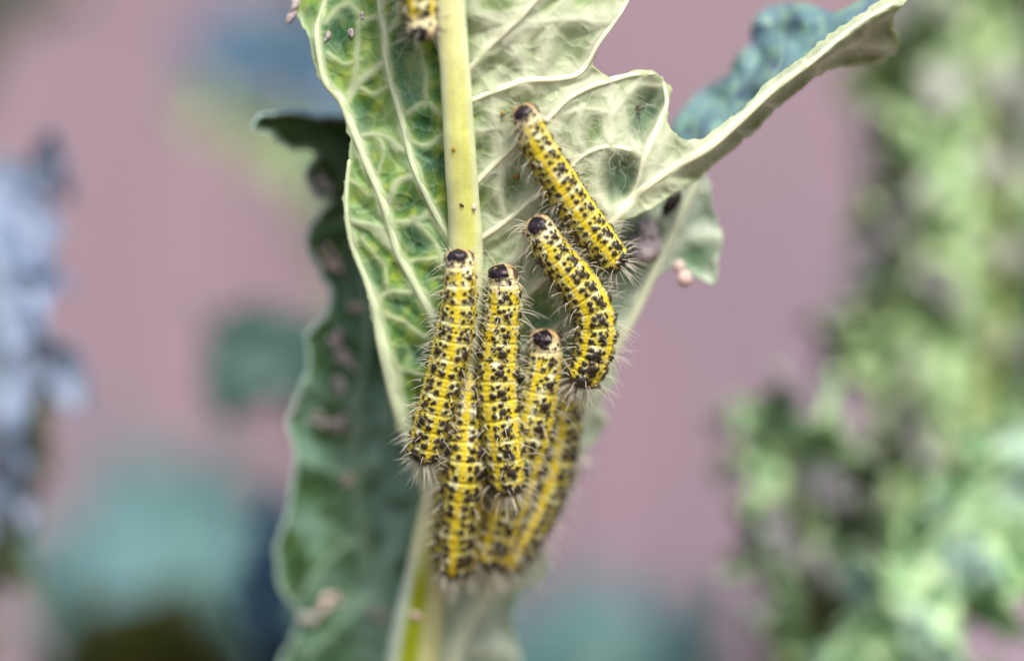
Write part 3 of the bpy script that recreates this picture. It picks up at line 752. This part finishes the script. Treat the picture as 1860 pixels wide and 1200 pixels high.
    # --- head: dark glossy capsule plate on top, small dark cheeks
    hc = rad * 0.22
    wob = 1 + 0.12 * np.sin(TH * 5 + seed)
    plate = (1 - sstep(0.85, 1.08, np.sqrt(((SS - hc) / (rad * 0.46)) ** 2 + (TH / 0.86) ** 2) * wob * (1 + 0.12 * ns))) if head else np.zeros(TH.shape)
    cheek = (1 - sstep(0.8, 1.1, np.hypot((SS - rad * 0.35) / (rad * 0.3), (ath - 1.5) / 0.28))) if head else np.zeros(TH.shape)
    tan = mixc(lin(188, 152, 116), lin(96, 72, 60), np.clip(ns * 0.9, 0, 0.8))
    if head: col = mixc(col, tan, (1 - sstep(rad * 0.2, rad * 0.6, SS)) * 0.8)
    headm = np.maximum(plate, cheek * 0.9)
    col = mixc(col, mixc(black, plum, np.clip(0.4 + 0.5 * ns, 0, 1)), np.maximum(spot * (0.97), headm))
    bump = bump + rad * 0.11 * plate + rad * 0.08 * cheek
    # --- stubby feet swell out of the belly (three pairs in front, five pairs behind)
    feet = np.zeros(TH.shape)
    for i, h in [(1.3, .24), (2.2, .24), (3.1, .24), (5.5, .34), (6.5, .34), (7.5, .34), (8.5, .34), (11.4, .34)]:
        for sd_ in (-1, 1):
            d = np.hypot((SG - i) / 0.34, (TH - sd_ * 2.45) / 0.26)
            feet += h * rad * np.exp(-d ** 2 * 1.6)
    RR = (RR + bump + feet) * np.maximum(cap0 * cap1, 0.02)[:, None]
    RR = RR * unit
    V = C[:, None, :] + RR[..., None] * (np.cos(TH)[..., None] * N2[:, None, :] + np.sin(TH)[..., None] * B2[:, None, :])
    V = V.reshape(-1, 3)
    F = grid_faces(n, na, True)
    V = np.vstack([V, C[:1] - T[:1] * 0.00002, C[-1:] + T[-1:] * 0.00002])
    jn = np.arange(na); k0 = n * na
    tri = np.vstack([np.stack([np.full(na, k0), (jn + 1) % na, jn], 1), np.stack([np.full(na, k0 + 1), (n - 1) * na + jn, (n - 1) * na + (jn + 1) % na], 1)])
    colf = np.vstack([col.reshape(-1, 3), col[0].mean(0)[None], col[-1].mean(0)[None]])
    sp = np.concatenate([np.maximum(spot, headm).ravel(), [0, 0]])
    root = thing('caterpillar', label, 'caterpillar', tuple(C[n // 2]), 'caterpillars feeding on the leaf')
    ob = mesh_np('body', V, [F, tri], M_BODY, root, col=colf, attrs={'spot': sp})
    # outward-facing check
    a0 = V[F[len(F) // 2]]; nn = np.cross(a0[1] - a0[0], a0[2] - a0[0]); cc = C[n // 2]
    if nn @ (a0.mean(0) - cc) < 0: ob.data.flip_normals()
    # --- pale bristles out of the warts and along the flanks
    HV, HF, HT = [], [], []; off = 0
    roots = [(sw, aw, r_.uniform(14, 32)) for (sw, aw, rw, big) in warts if big and r_.uniform() < .26]
    for i in range(nseg):
        for _ in range(11):
            roots.append(((i + r_.uniform(0, 1)) / nseg * Lpx, r_.choice([-1, 1]) * r_.normal(1.7, .32), r_.uniform(20, 48)))
    for _ in range(26): roots.append((Lpx * (1 - abs(r_.normal(0, .012))) - 1, r_.uniform(-2.2, 2.2), r_.uniform(22, 44)))
    for _ in range(14): roots.append((rad * r_.uniform(.1, .8), r_.uniform(-2.2, 2.2), r_.uniform(10, 22)))
    for (sw, aw, hl) in roots:
        i = int(np.clip(sw / ds, 0, n - 1)); j = int((aw + np.pi) / dth) % na
        p = V[i * na + j]
        nrm = np.cos(th[j]) * N2[i] + np.sin(th[j]) * B2[i]
        endness = (sstep(0.95, 1, t[i]) - sstep(0.06, 0, t[i]))
        d = nrm + T[i] * (r_.normal(0, .28) + endness * r_.uniform(.3, 1.4)) + r_.normal(0, .16, 3)
        d /= np.linalg.norm(d)
        bend = T[i] * r_.normal(.35, .35) + np.array([0, 0, -0.35]) + r_.normal(0, .2, 3)
        u = np.linspace(0, 1, 6)[:, None]
        pts = p - d * 0.00005 + (d * u + bend * 0.55 * u ** 2) * hl * U * k
        v_, f_, t_ = tube_arrays(pts, np.linspace(0.8, 0.2, 6) * U, 3, base=off)
        HV.append(v_); HF.append(f_); HT.append(t_); off += len(v_)
    hb = mesh_np('bristles', np.vstack(HV), [np.vstack(HF), np.vstack(HT)], M_HAIR, root)
    hb['kind'] = 'stuff'
    return root

caterpillar('yellow black-spotted caterpillar climbing onto the thick midrib, its head at the rib', [(832, 451, 6.4), (835, 500, 6.6), (832, 565, 6.4), (816, 650, 6.6), (793, 740, 7.2), (766, 842, 7.6)], 33, roll=[.12, -.12, -.25], seed=1)
caterpillar('straight upright caterpillar beside the one on the midrib, tail hanging over the lower ones', [(915, 479, 4.4), (913, 560, 4.4), (905, 640, 5.0), (903, 720, 6.6), (913, 800, 8.6), (924, 900, 10.6)], 36, roll=[.55, .55, .5], seed=2)
caterpillar('topmost pale yellow caterpillar slanting across the woolly side of the leaf', [(947, 190, 3.6), (975, 262, 3.6), (1020, 338, 3.6), (1066, 408, 4.2), (1128, 490, 5.0)], 32, roll=[.25, .15, .1], seed=3)
caterpillar('curved caterpillar with a black head just under the slanting one', [(968, 394, 4.0), (1004, 458, 4.6), (1048, 515, 6.0), (1078, 572, 7.6), (1076, 640, 9.0), (1048, 703, 10.0)], 36, roll=[.1, .35, .6], seed=4)
caterpillar('half-hidden caterpillar whose dark head pokes up between its two neighbours', [(993, 597, 5.0), (988, 665, 5.4), (973, 745, 6.4), (942, 850, 6.0), (912, 940, 5.4), (886, 1034, 5.0)], 37, roll=[.3, .45, .35], seed=5)
caterpillar('broad shaded caterpillar at the outer edge of the hanging cluster', [(1016, 660, 1.2), (1016, 740, 1.6), (1000, 830, 2.0), (968, 920, 2.4), (905, 1036, 2.8)], 44, roll=[-.1, -.25, -.3], seed=6, dark=.1)
caterpillar('caterpillar hanging straight down over the leaf stalk, yellow stripe along its back', [(852, 676, 2.2), (848, 760, 3.6), (842, 850, 5.0), (830, 950, 5.6), (824, 1048, 6.0)], 39, roll=[0, 0, .1], seed=7, head=False)
caterpillar('dark-ended caterpillar high on the leaf beside the midrib, mostly out of view', [(770, 76, 6), (757, -10, 5), (745, -100, 4), (736, -220, 4), (728, -330, 4)], 36, roll=-.35, seed=8, dark=.3)

# ------------------------------------------------------------------ crumbs, husks and silk lying on the leaves
def lump(name, label, cat, px, py, y, wpx, hpx, mat, seed, ang=0.0, n=3, group=None):
    """irregular clod: several pinched blobs fused in one mesh"""
    r_ = np.random.default_rng(seed)
    Vs, Fs = [], []; off = 0
    nu, nv = 9, 12
    c0 = W(px, py, y); sc = U * (1 + y / 500)
    for k in range(n):
        o = r_.uniform(-.5, .5, 3) * ([wpx * .5, min(wpx, hpx) * .35, hpx * .7] if n < 7 else [wpx * .9, min(wpx, hpx) * .2, hpx]) if n > 1 else np.zeros(3)
        e = np.array([wpx, min(wpx, hpx) * .8, hpx]) * .5 * (r_.uniform(.5, .85) if 1 < n < 7 else r_.uniform(.18, .5, 3) if n > 1 else 1)
        u = np.linspace(0.02, np.pi - .02, nu)[:, None]; v = np.linspace(0, 2 * np.pi, nv, endpoint=False)[None]
        d = np.stack([np.sin(u) * np.cos(v), np.sin(u) * np.sin(v), np.cos(u) + 0 * v], -1)
        wv = Waves(1.2, seed=seed * 7 + k, dim=3)
        q = d * e * (1 + .18 * wv(d[..., 0], d[..., 1], d[..., 2]))[..., None] + o
        ca, sa = math.cos(ang), math.sin(ang)
        q = np.stack([q[..., 0] * ca - q[..., 2] * sa, q[..., 1], q[..., 0] * sa + q[..., 2] * ca], -1)
        Vs.append((c0 + q * sc).reshape(-1, 3)); Fs.append(grid_faces(nu, nv, True) + off); off += nu * nv
    ob = mesh_np(name, np.vstack(Vs) - c0, np.vstack(Fs), mat)
    ob.location = tuple(c0)
    return tag(ob, label, cat, group)

HG = 'grey husks caught on the upper left of the leaf'
for i, (x, y, w, h, a) in enumerate([(592, 68, 11, 20, -.4), (637, 66, 11, 24, .1), (657, 30, 9, 14, -.2)]):
    lump('dried_husk', 'tiny grey dried husk stuck in a green pane of the pale leaf', 'husk', x, y, YB(x, y) - .1, w, h, M_HUSK, 100 + i, a, 3, HG)
lump('frass_clump', 'ragged grey crumb clump on the upper outer edge of the pale leaf', 'frass', 533, 18, YB(533, 18) - .6, 20, 46, M_HUSK, 104, -.5, 5)
lump('frass_pellet', 'tiny dark oval pellet in the cupped pane of the leaf', 'frass', 1162, 196, YB(1162, 196) + 1.6, 14, 9, M_FRASS, 105, 0, 1)
lump('frass_pellet', 'amber pellet in front of the topmost caterpillar head', 'frass', 911, 203, YB(911, 203) + .2, 12, 14, M_AMBER, 106, 0, 2)
lump('frass_pellet', 'amber speck on the blade between midrib and topmost caterpillar', 'frass', 938, 320, YB(938, 320) + .9, 11, 13, M_AMBER, 107, 0, 2)
lump('frass_pellet', 'small brown speck on the yellow midrib', 'frass', 824, 271, YM(824, 271) - 2.3, 7, 9, M_AMBER, 108, 0, 1)
lump('frass_pellet', 'thin dark speck on the yellow midrib', 'frass', 839, 373, YM(839, 373) - 2.35, 9, 5, M_FRASS, 109, -.5, 1)
lump('crumb', 'pale crumb on the yellow midrib above the caterpillar head', 'crumb', 861, 376, YM(861, 376) - 1.8, 9, 12, M_PINK, 110, 0, 1)
lump('frass_clump', 'black frass clump on the lobe behind the side branch', 'frass', 1219, 372, YR(1219, 372) - 1.2, 24, 42, M_BLACK, 111, -.5, 4)
lump('frass_pellet', 'rounded pinkish pellet on the lower corner of the rear lobe', 'frass', 1243, 492, YR(1243, 492) - 1.4, 34, 40, M_PINK, 112, .2, 3)
lump('husk_clump', 'mauve grey husk clump behind the tail of the topmost caterpillar', 'husk', 1172, 440, YR(1172, 440) - 1.4, 52, 56, M_HUSK, 113, .3, 6)
lump('crumb', 'pale grey crumb on the shaded outer edge of the rear lobe', 'crumb', 1056, 842, YR(1056, 842) - .6, 28, 44, M_HUSK, 114, -.6, 4)
lump('crumb', 'pale pink crumb on the olive side of the lower stalk', 'crumb', 758, 1117, YM(758, 1117) - 3.1, 22, 24, M_PINK, 115, 0, 2)
lump('crumb', 'white crumb clinging to the tail of the caterpillar on the stalk', 'crumb', 795, 1029, YM(795, 1029) - 6.5, 13, 13, M_HUSK, 116, 0, 1)
CG = 'pale crumbs scattered on the dark leaf'
for i, (x, y, w, h, a) in enumerate([(600, 470, 30, 44, .4), (612, 616, 26, 34, .6), (628, 655, 22, 46, .7), (645, 556, 26, 18, 0), (582, 762, 34, 22, -.4), (622, 772, 34, 30, .3), (634, 870, 22, 22, 0), (687, 1110, 36, 24, -.5), (562, 1122, 36, 22, .3), (600, 1090, 40, 26, .2), (618, 702, 26, 28, .2), (590, 330, 34, 22, -.5)]):
    lump('crumb', 'mauve grey crumb stuck to the dark green rear leaf' if i % 3 else 'pale pink crumb stuck to the dark green rear leaf', 'crumb', x, y, YL(x, y) - .4, w, h, M_HUSK if i % 3 else M_PINK, 130 + i, a, 9, CG)

HV, HF, HT = [], [], []; off = 0
r_ = np.random.default_rng(5)
for i in list(range(0, 80, 2)) + list(range(80, 150)):
    if i < 45: x, y = r_.normal(1100, 26), r_.normal(275, 18)
    elif i < 80: x, y = r_.normal(1165, 14), r_.normal(220, 34)
    else: x, y = r_.uniform(900, 1150), r_.uniform(190, 390)
    a = r_.uniform(0, 6.28); L_ = r_.uniform(10, 55)
    u = np.linspace(0, 1, 7)
    xs = x + np.cos(a) * L_ * u + r_.normal(0, 6) * u * (1 - u) * 4; ys = y + np.sin(a) * L_ * u + r_.normal(0, 6) * u * (1 - u) * 4
    ye = YB(xs, ys) - 0.35 + 0.5 * depth_extra(xs, ys) - r_.uniform(0, 1.4) * np.sin(u * np.pi)
    v_, f_, t_ = tube_arrays(W(xs, ys, ye), r_.uniform(.16, .36) * U, 3, base=off)
    HV.append(v_); HF.append(f_); HT.append(t_); off += len(v_)
silk = mesh_np('silk_webbing', np.vstack(HV), [np.vstack(HF), np.vstack(HT)], M_SILK)
tag(silk, 'fine white silk threads strung over the cupped panes of the leaf', 'silk'); silk['kind'] = 'stuff'

# ------------------------------------------------------------------ blurred plants behind
def frilled_leaf(name, parent, rib, wl, wr, ys, c_lo, c_hi, c_alt, frill=10, rib_w=14, rib_col=(120, 140, 40), seed=0, nu=150, nv=60, curl=0.0, lobes=0.25, slope=0.0, mat=None, ruf=62):
    """leaf along a rib (px, py, mm); wl / wr = half widths along it; frill = depth of the ruffles in mm at the margin"""
    S, L_ = spline(rib, nu)
    t = np.linspace(0, 1, nu)
    wl = np.interp(t, np.linspace(0, 1, len(wl)), wl); wr = np.interp(t, np.linspace(0, 1, len(wr)), wr)
    T = np.gradient(S[:, :2], axis=0); T /= np.linalg.norm(T, axis=1)[:, None]
    Pn = np.stack([-T[:, 1], T[:, 0]], 1)               # left-hand side when looking along the rib (image y down)
    v = np.linspace(-1, 1, nv)
    lob = 1 + lobes * Waves(1.0 / 5, seed=seed)(t * 1.0, 0 * t)
    lob2 = 1 + lobes * Waves(1.0 / 5, seed=seed + 1)(t * 1.0, 0 * t)
    Wd = np.where(v[None] < 0, (wl * lob)[:, None], (wr * lob2)[:, None]) * v[None]
    x = S[:, 0][:, None] + Pn[:, 0][:, None] * Wd; y = S[:, 1][:, None] + Pn[:, 1][:, None] * Wd
    av = np.abs(v)[None]
    f1, f2, f3 = Waves(ruf * 3, seed=seed + 2), Waves(ruf, seed=seed + 3), Waves(ruf * 1.3, seed=seed + 4)
    dep = S[:, 2][:, None] + frill * (0.25 + av) * (0.6 * f1(x, y) + 0.75 * f2(x, y) * av) + curl * av ** 2 + slope * Wd
    x = x + 0.6 * ruf * av * f3(x, y); y = y + 0.6 * ruf * av * f3(y + 300, x)
    m = 0.5 + 0.5 * f2(x + 40, y); m2 = 0.5 + 0.5 * f1(x, y + 90)
    col = mixc(lin(*c_lo), lin(*c_hi), np.clip(0.5 + (m - 0.5) * 1.9, 0, 1))
    col = mixc(col, lin(*c_alt), np.clip((m2 - 0.5) * 1.8, 0, 0.9))
    col = mixc(col, lin(*rib_col), np.exp(-(av / 0.07) ** 2) * 0.7 + 0 * col[..., 0])
    ob = mesh_np(name, W(x, y, dep).reshape(-1, 3), grid_faces(nu, nv), mat or M_FAR, parent, col=col.reshape(-1, 3))
    so = ob.modifiers.new('thickness', 'SOLIDIFY'); so.thickness = 0.0006
    if rib_w:
        C = W(S[:, 0], S[:, 1], S[:, 2] - 1.0)
        r = np.linspace(1, .35, nu) * rib_w * 0.5 * U * (1 + S[:, 2] / 500)
        V, F, Tt = tube_arrays(C, r, 10)
        mesh_np('rib', V, [F, Tt], M_RIB, ob, col=np.tile(lin(*rib_col), (len(V), 1)))
    return ob

def stem_to_ground(parent, pts, r0, r1, col):
    S, _ = spline(pts, 40)
    V, F, T = tube_arrays(S, np.linspace(r0, r1, 40), 16)
    return mesh_np('stem', V, [F, T], M_RIB, parent, col=np.tile(lin(*col), (len(V), 1)))

GREEN, PALE, YEL, TEAL, LAV = (92, 138, 92), (168, 204, 150), (140, 156, 52), (96, 142, 130), (140, 138, 152)
# right-hand kale
base_r = W(1440, 1290, 100)
kale = thing('kale_plant', 'large blurred curly kale plant with ruffled pale green leaves, right of the eaten leaf', 'plant', (base_r[0], base_r[1], 0))
stem_to_ground(kale, [tuple(base_r + [0, 0, .02]), tuple(base_r + [-.002, 0, -.05]), (base_r[0], base_r[1], .1), (base_r[0], base_r[1], -.03)], .005, .011, (120, 140, 70))
frilled_leaf('leaf', kale, [(1440, 1270, 84), (1560, 1090, 86), (1680, 930, 88), (1770, 790, 90), (1808, 600, 92), (1812, 360, 96), (1795, 120, 104), (1770, -120, 112)], [8, 26, 90, 300, 290, 280, 190, 60], [20, 60, 70, 90, 110, 110, 120, 50],
             None, (74, 120, 72), (208, 230, 176), (172, 166, 176), frill=11, rib_w=30, rib_col=(104, 116, 22), seed=201)
frilled_leaf('leaf', kale, [(1450, 1240, 78), (1470, 1080, 76), (1460, 950, 75), (1425, 830, 75), (1370, 720, 78)], [12, 70, 110, 120, 60], [8, 30, 80, 150, 90],
             None, (90, 142, 92), (208, 232, 186), (176, 168, 182), frill=11, rib_w=18, rib_col=(110, 128, 60), seed=212)
frilled_leaf('leaf', kale, [(1440, 1280, 56), (1560, 1130, 56), (1690, 985, 58), (1820, 850, 60), (1960, 700, 64)], [26, 50, 56, 56, 40], [60, 190, 240, 260, 140],
             None, (96, 146, 96), (200, 226, 180), (172, 200, 196), frill=9, rib_w=22, rib_col=(150, 186, 140), seed=223)
frilled_leaf('leaf', kale, [(1640, 1010, 128), (1760, 700, 140), (1900, 420, 150), (1990, 150, 155)], [40, 120, 130, 60], [40, 140, 140, 60],
             None, (76, 124, 96), (190, 222, 184), (160, 196, 196), frill=12, rib_w=18, rib_col=(96, 112, 50), seed=234)
frilled_leaf('leaf', kale, [(1640, 1000, 150), (1720, 600, 165), (1720, 260, 175), (1790, -60, 180)], [40, 110, 170, 100], [30, 80, 120, 100],
             None, (70, 110, 96), (140, 180, 150), (110, 152, 146), frill=11, rib_w=14, rib_col=(90, 110, 60), seed=245)
frilled_leaf('leaf', kale, [(1440, 1290, 130), (1480, 1120, 135), (1550, 960, 140), (1600, 820, 145)], [20, 80, 100, 40], [20, 100, 120, 50],  # added dark leaf; its colour stands in for the shaded gap between leaves
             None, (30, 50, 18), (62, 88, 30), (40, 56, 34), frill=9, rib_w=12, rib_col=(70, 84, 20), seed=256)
# left-hand kale
base_l = W(-120, 1330, 72)
kl = thing('kale_plant', 'blurred kale plant with lavender grey ruffled leaves, left of the dark leaf', 'plant', (base_l[0], base_l[1], 0))
stem_to_ground(kl, [tuple(base_l + [0, 0, .02]), tuple(base_l + [0, 0, -.05]), (base_l[0], base_l[1], .1), (base_l[0], base_l[1], -.03)], .005, .01, (110, 130, 70))
frilled_leaf('leaf', kl, [(-110, 1290, 72), (-70, 1000, 70), (-10, 740, 66), (-20, 520, 66), (-70, 320, 70)], [20, 60, 120, 110, 50], [20, 50, 80, 130, 90],
             None, (124, 144, 176), (166, 180, 206), (142, 160, 186), frill=5, rib_w=12, rib_col=(140, 150, 140), seed=301, ruf=95, lobes=.1)
frilled_leaf('leaf', kl, [(-110, 1290, 80), (-60, 1120, 84), (0, 980, 84), (20, 840, 84), (-20, 690, 86)], [20, 60, 60, 60, 40], [20, 40, 60, 60, 50],
             None, (86, 104, 76), (150, 168, 128), (110, 104, 88), frill=9, rib_w=12, rib_col=(110, 120, 70), seed=312)

# far cabbage plant: broad smooth leaves in the middle distance
base_c = W(330, 1500, 230)
cab = thing('cabbage_plant', 'far blurred cabbage plant with broad smooth teal leaves behind the dark leaf', 'plant', (base_c[0], base_c[1], 0))
stem_to_ground(cab, [tuple(base_c + [0, 0, .02]), tuple(base_c + [0, 0, -.03]), (base_c[0], base_c[1], .1), (base_c[0], base_c[1], -.03)], .008, .014, (120, 140, 100))
frilled_leaf('leaf', cab, [(330, 1500, 228), (310, 1300, 225), (300, 1110, 232), (290, 960, 250), (285, 840, 280)], [40, 190, 250, 250, 130], [40, 190, 240, 250, 140],
             None, (76, 116, 116), (92, 130, 130), (86, 126, 132), frill=4, rib_w=14, rib_col=(120, 156, 140), seed=401, lobes=.06, ruf=120)
frilled_leaf('leaf', cab, [(330, 1490, 205), (300, 1360, 190), (265, 1220, 180), (250, 1140, 176), (245, 1085, 176)], [40, 160, 210, 200, 130], [40, 160, 210, 200, 130],  # deep shade below the teal leaf is put into this dark olive colour
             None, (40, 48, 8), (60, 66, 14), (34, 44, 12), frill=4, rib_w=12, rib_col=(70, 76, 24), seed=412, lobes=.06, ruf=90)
frilled_leaf('leaf', cab, [(400, 1500, 200), (500, 1330, 130), (500, 1180, 100), (496, 1040, 96), (500, 880, 100)], [20, 40, 50, 50, 20], [20, 40, 50, 60, 20],
             None, (40, 70, 100), (52, 88, 110), (44, 80, 116), frill=3, rib_w=8, rib_col=(60, 100, 110), seed=423, lobes=.08, ruf=80)
frilled_leaf('leaf', cab, [(400, 1490, 190), (640, 1100, 150), (640, 760, 125), (540, 650, 118), (450, 650, 116), (375, 650, 116)], [6, 6, 8, 60, 84, 40], [6, 6, 8, 60, 84, 40],
             None, (62, 98, 92), (76, 112, 104), (84, 120, 112), frill=3, rib_w=10, rib_col=(90, 120, 96), seed=434, lobes=.05, ruf=100)
frilled_leaf('leaf', cab, [(420, 1490, 250), (720, 1000, 260), (760, 400, 265), (640, 160, 270), (480, 110, 270), (330, 110, 272)], [6, 6, 8, 50, 90, 60], [6, 6, 8, 60, 90, 70],
             None, (70, 108, 140), (96, 132, 156), (100, 140, 150), frill=6, rib_w=10, rib_col=(90, 126, 130), seed=445, lobes=.15, ruf=90)
frilled_leaf('leaf', cab, [(420, 1490, 210), (640, 1000, 210), (620, 420, 205), (480, 250, 200), (400, 225, 200), (345, 215, 200)], [5, 5, 6, 14, 34, 20], [5, 5, 6, 14, 34, 20],
             None, (130, 170, 120), (160, 186, 120), (170, 184, 130), frill=3, rib_w=6, rib_col=(130, 160, 110), seed=456, lobes=.1, ruf=70)
base_d = W(1120, 1560, 230)
cab2 = thing('cabbage_plant', 'far blurred teal cabbage below and between the eaten leaf and the kale', 'plant', (base_d[0], base_d[1], 0))
stem_to_ground(cab2, [tuple(base_d + [0, 0, .02]), tuple(base_d + [0, 0, -.03]), (base_d[0], base_d[1], .1), (base_d[0], base_d[1], -.03)], .008, .014, (120, 140, 100))
frilled_leaf('leaf', cab2, [(1120, 1550, 228), (1110, 1350, 215), (1100, 1200, 215), (1090, 1110, 225), (1085, 1040, 245)], [40, 190, 220, 200, 80], [40, 190, 230, 210, 90],
             None, (72, 112, 112), (90, 130, 130), (84, 122, 126), frill=4, rib_w=14, rib_col=(120, 156, 140), seed=501, lobes=.06, ruf=120)
base_t = W(20, 1500, 300)
cab3 = thing('cabbage_plant', 'tall far dark green plant whose leaf tips show above the lavender kale', 'plant', (base_t[0], base_t[1], 0))
stem_to_ground(cab3, [tuple(W(-160, 300, 300)), tuple(W(-140, 800, 300)), (base_t[0], base_t[1], .1), (base_t[0], base_t[1], -.03)], .004, .012, (100, 120, 80))
frilled_leaf('leaf', cab3, [(-160, 310, 300), (-120, 120, 295), (-40, 10, 290), (60, -20, 290), (160, -30, 292)], [10, 60, 80, 70, 30], [10, 50, 60, 60, 30],
             None, (40, 66, 48), (58, 84, 58), (52, 80, 66), frill=5, rib_w=10, rib_col=(70, 96, 60), seed=512, lobes=.1, ruf=90)
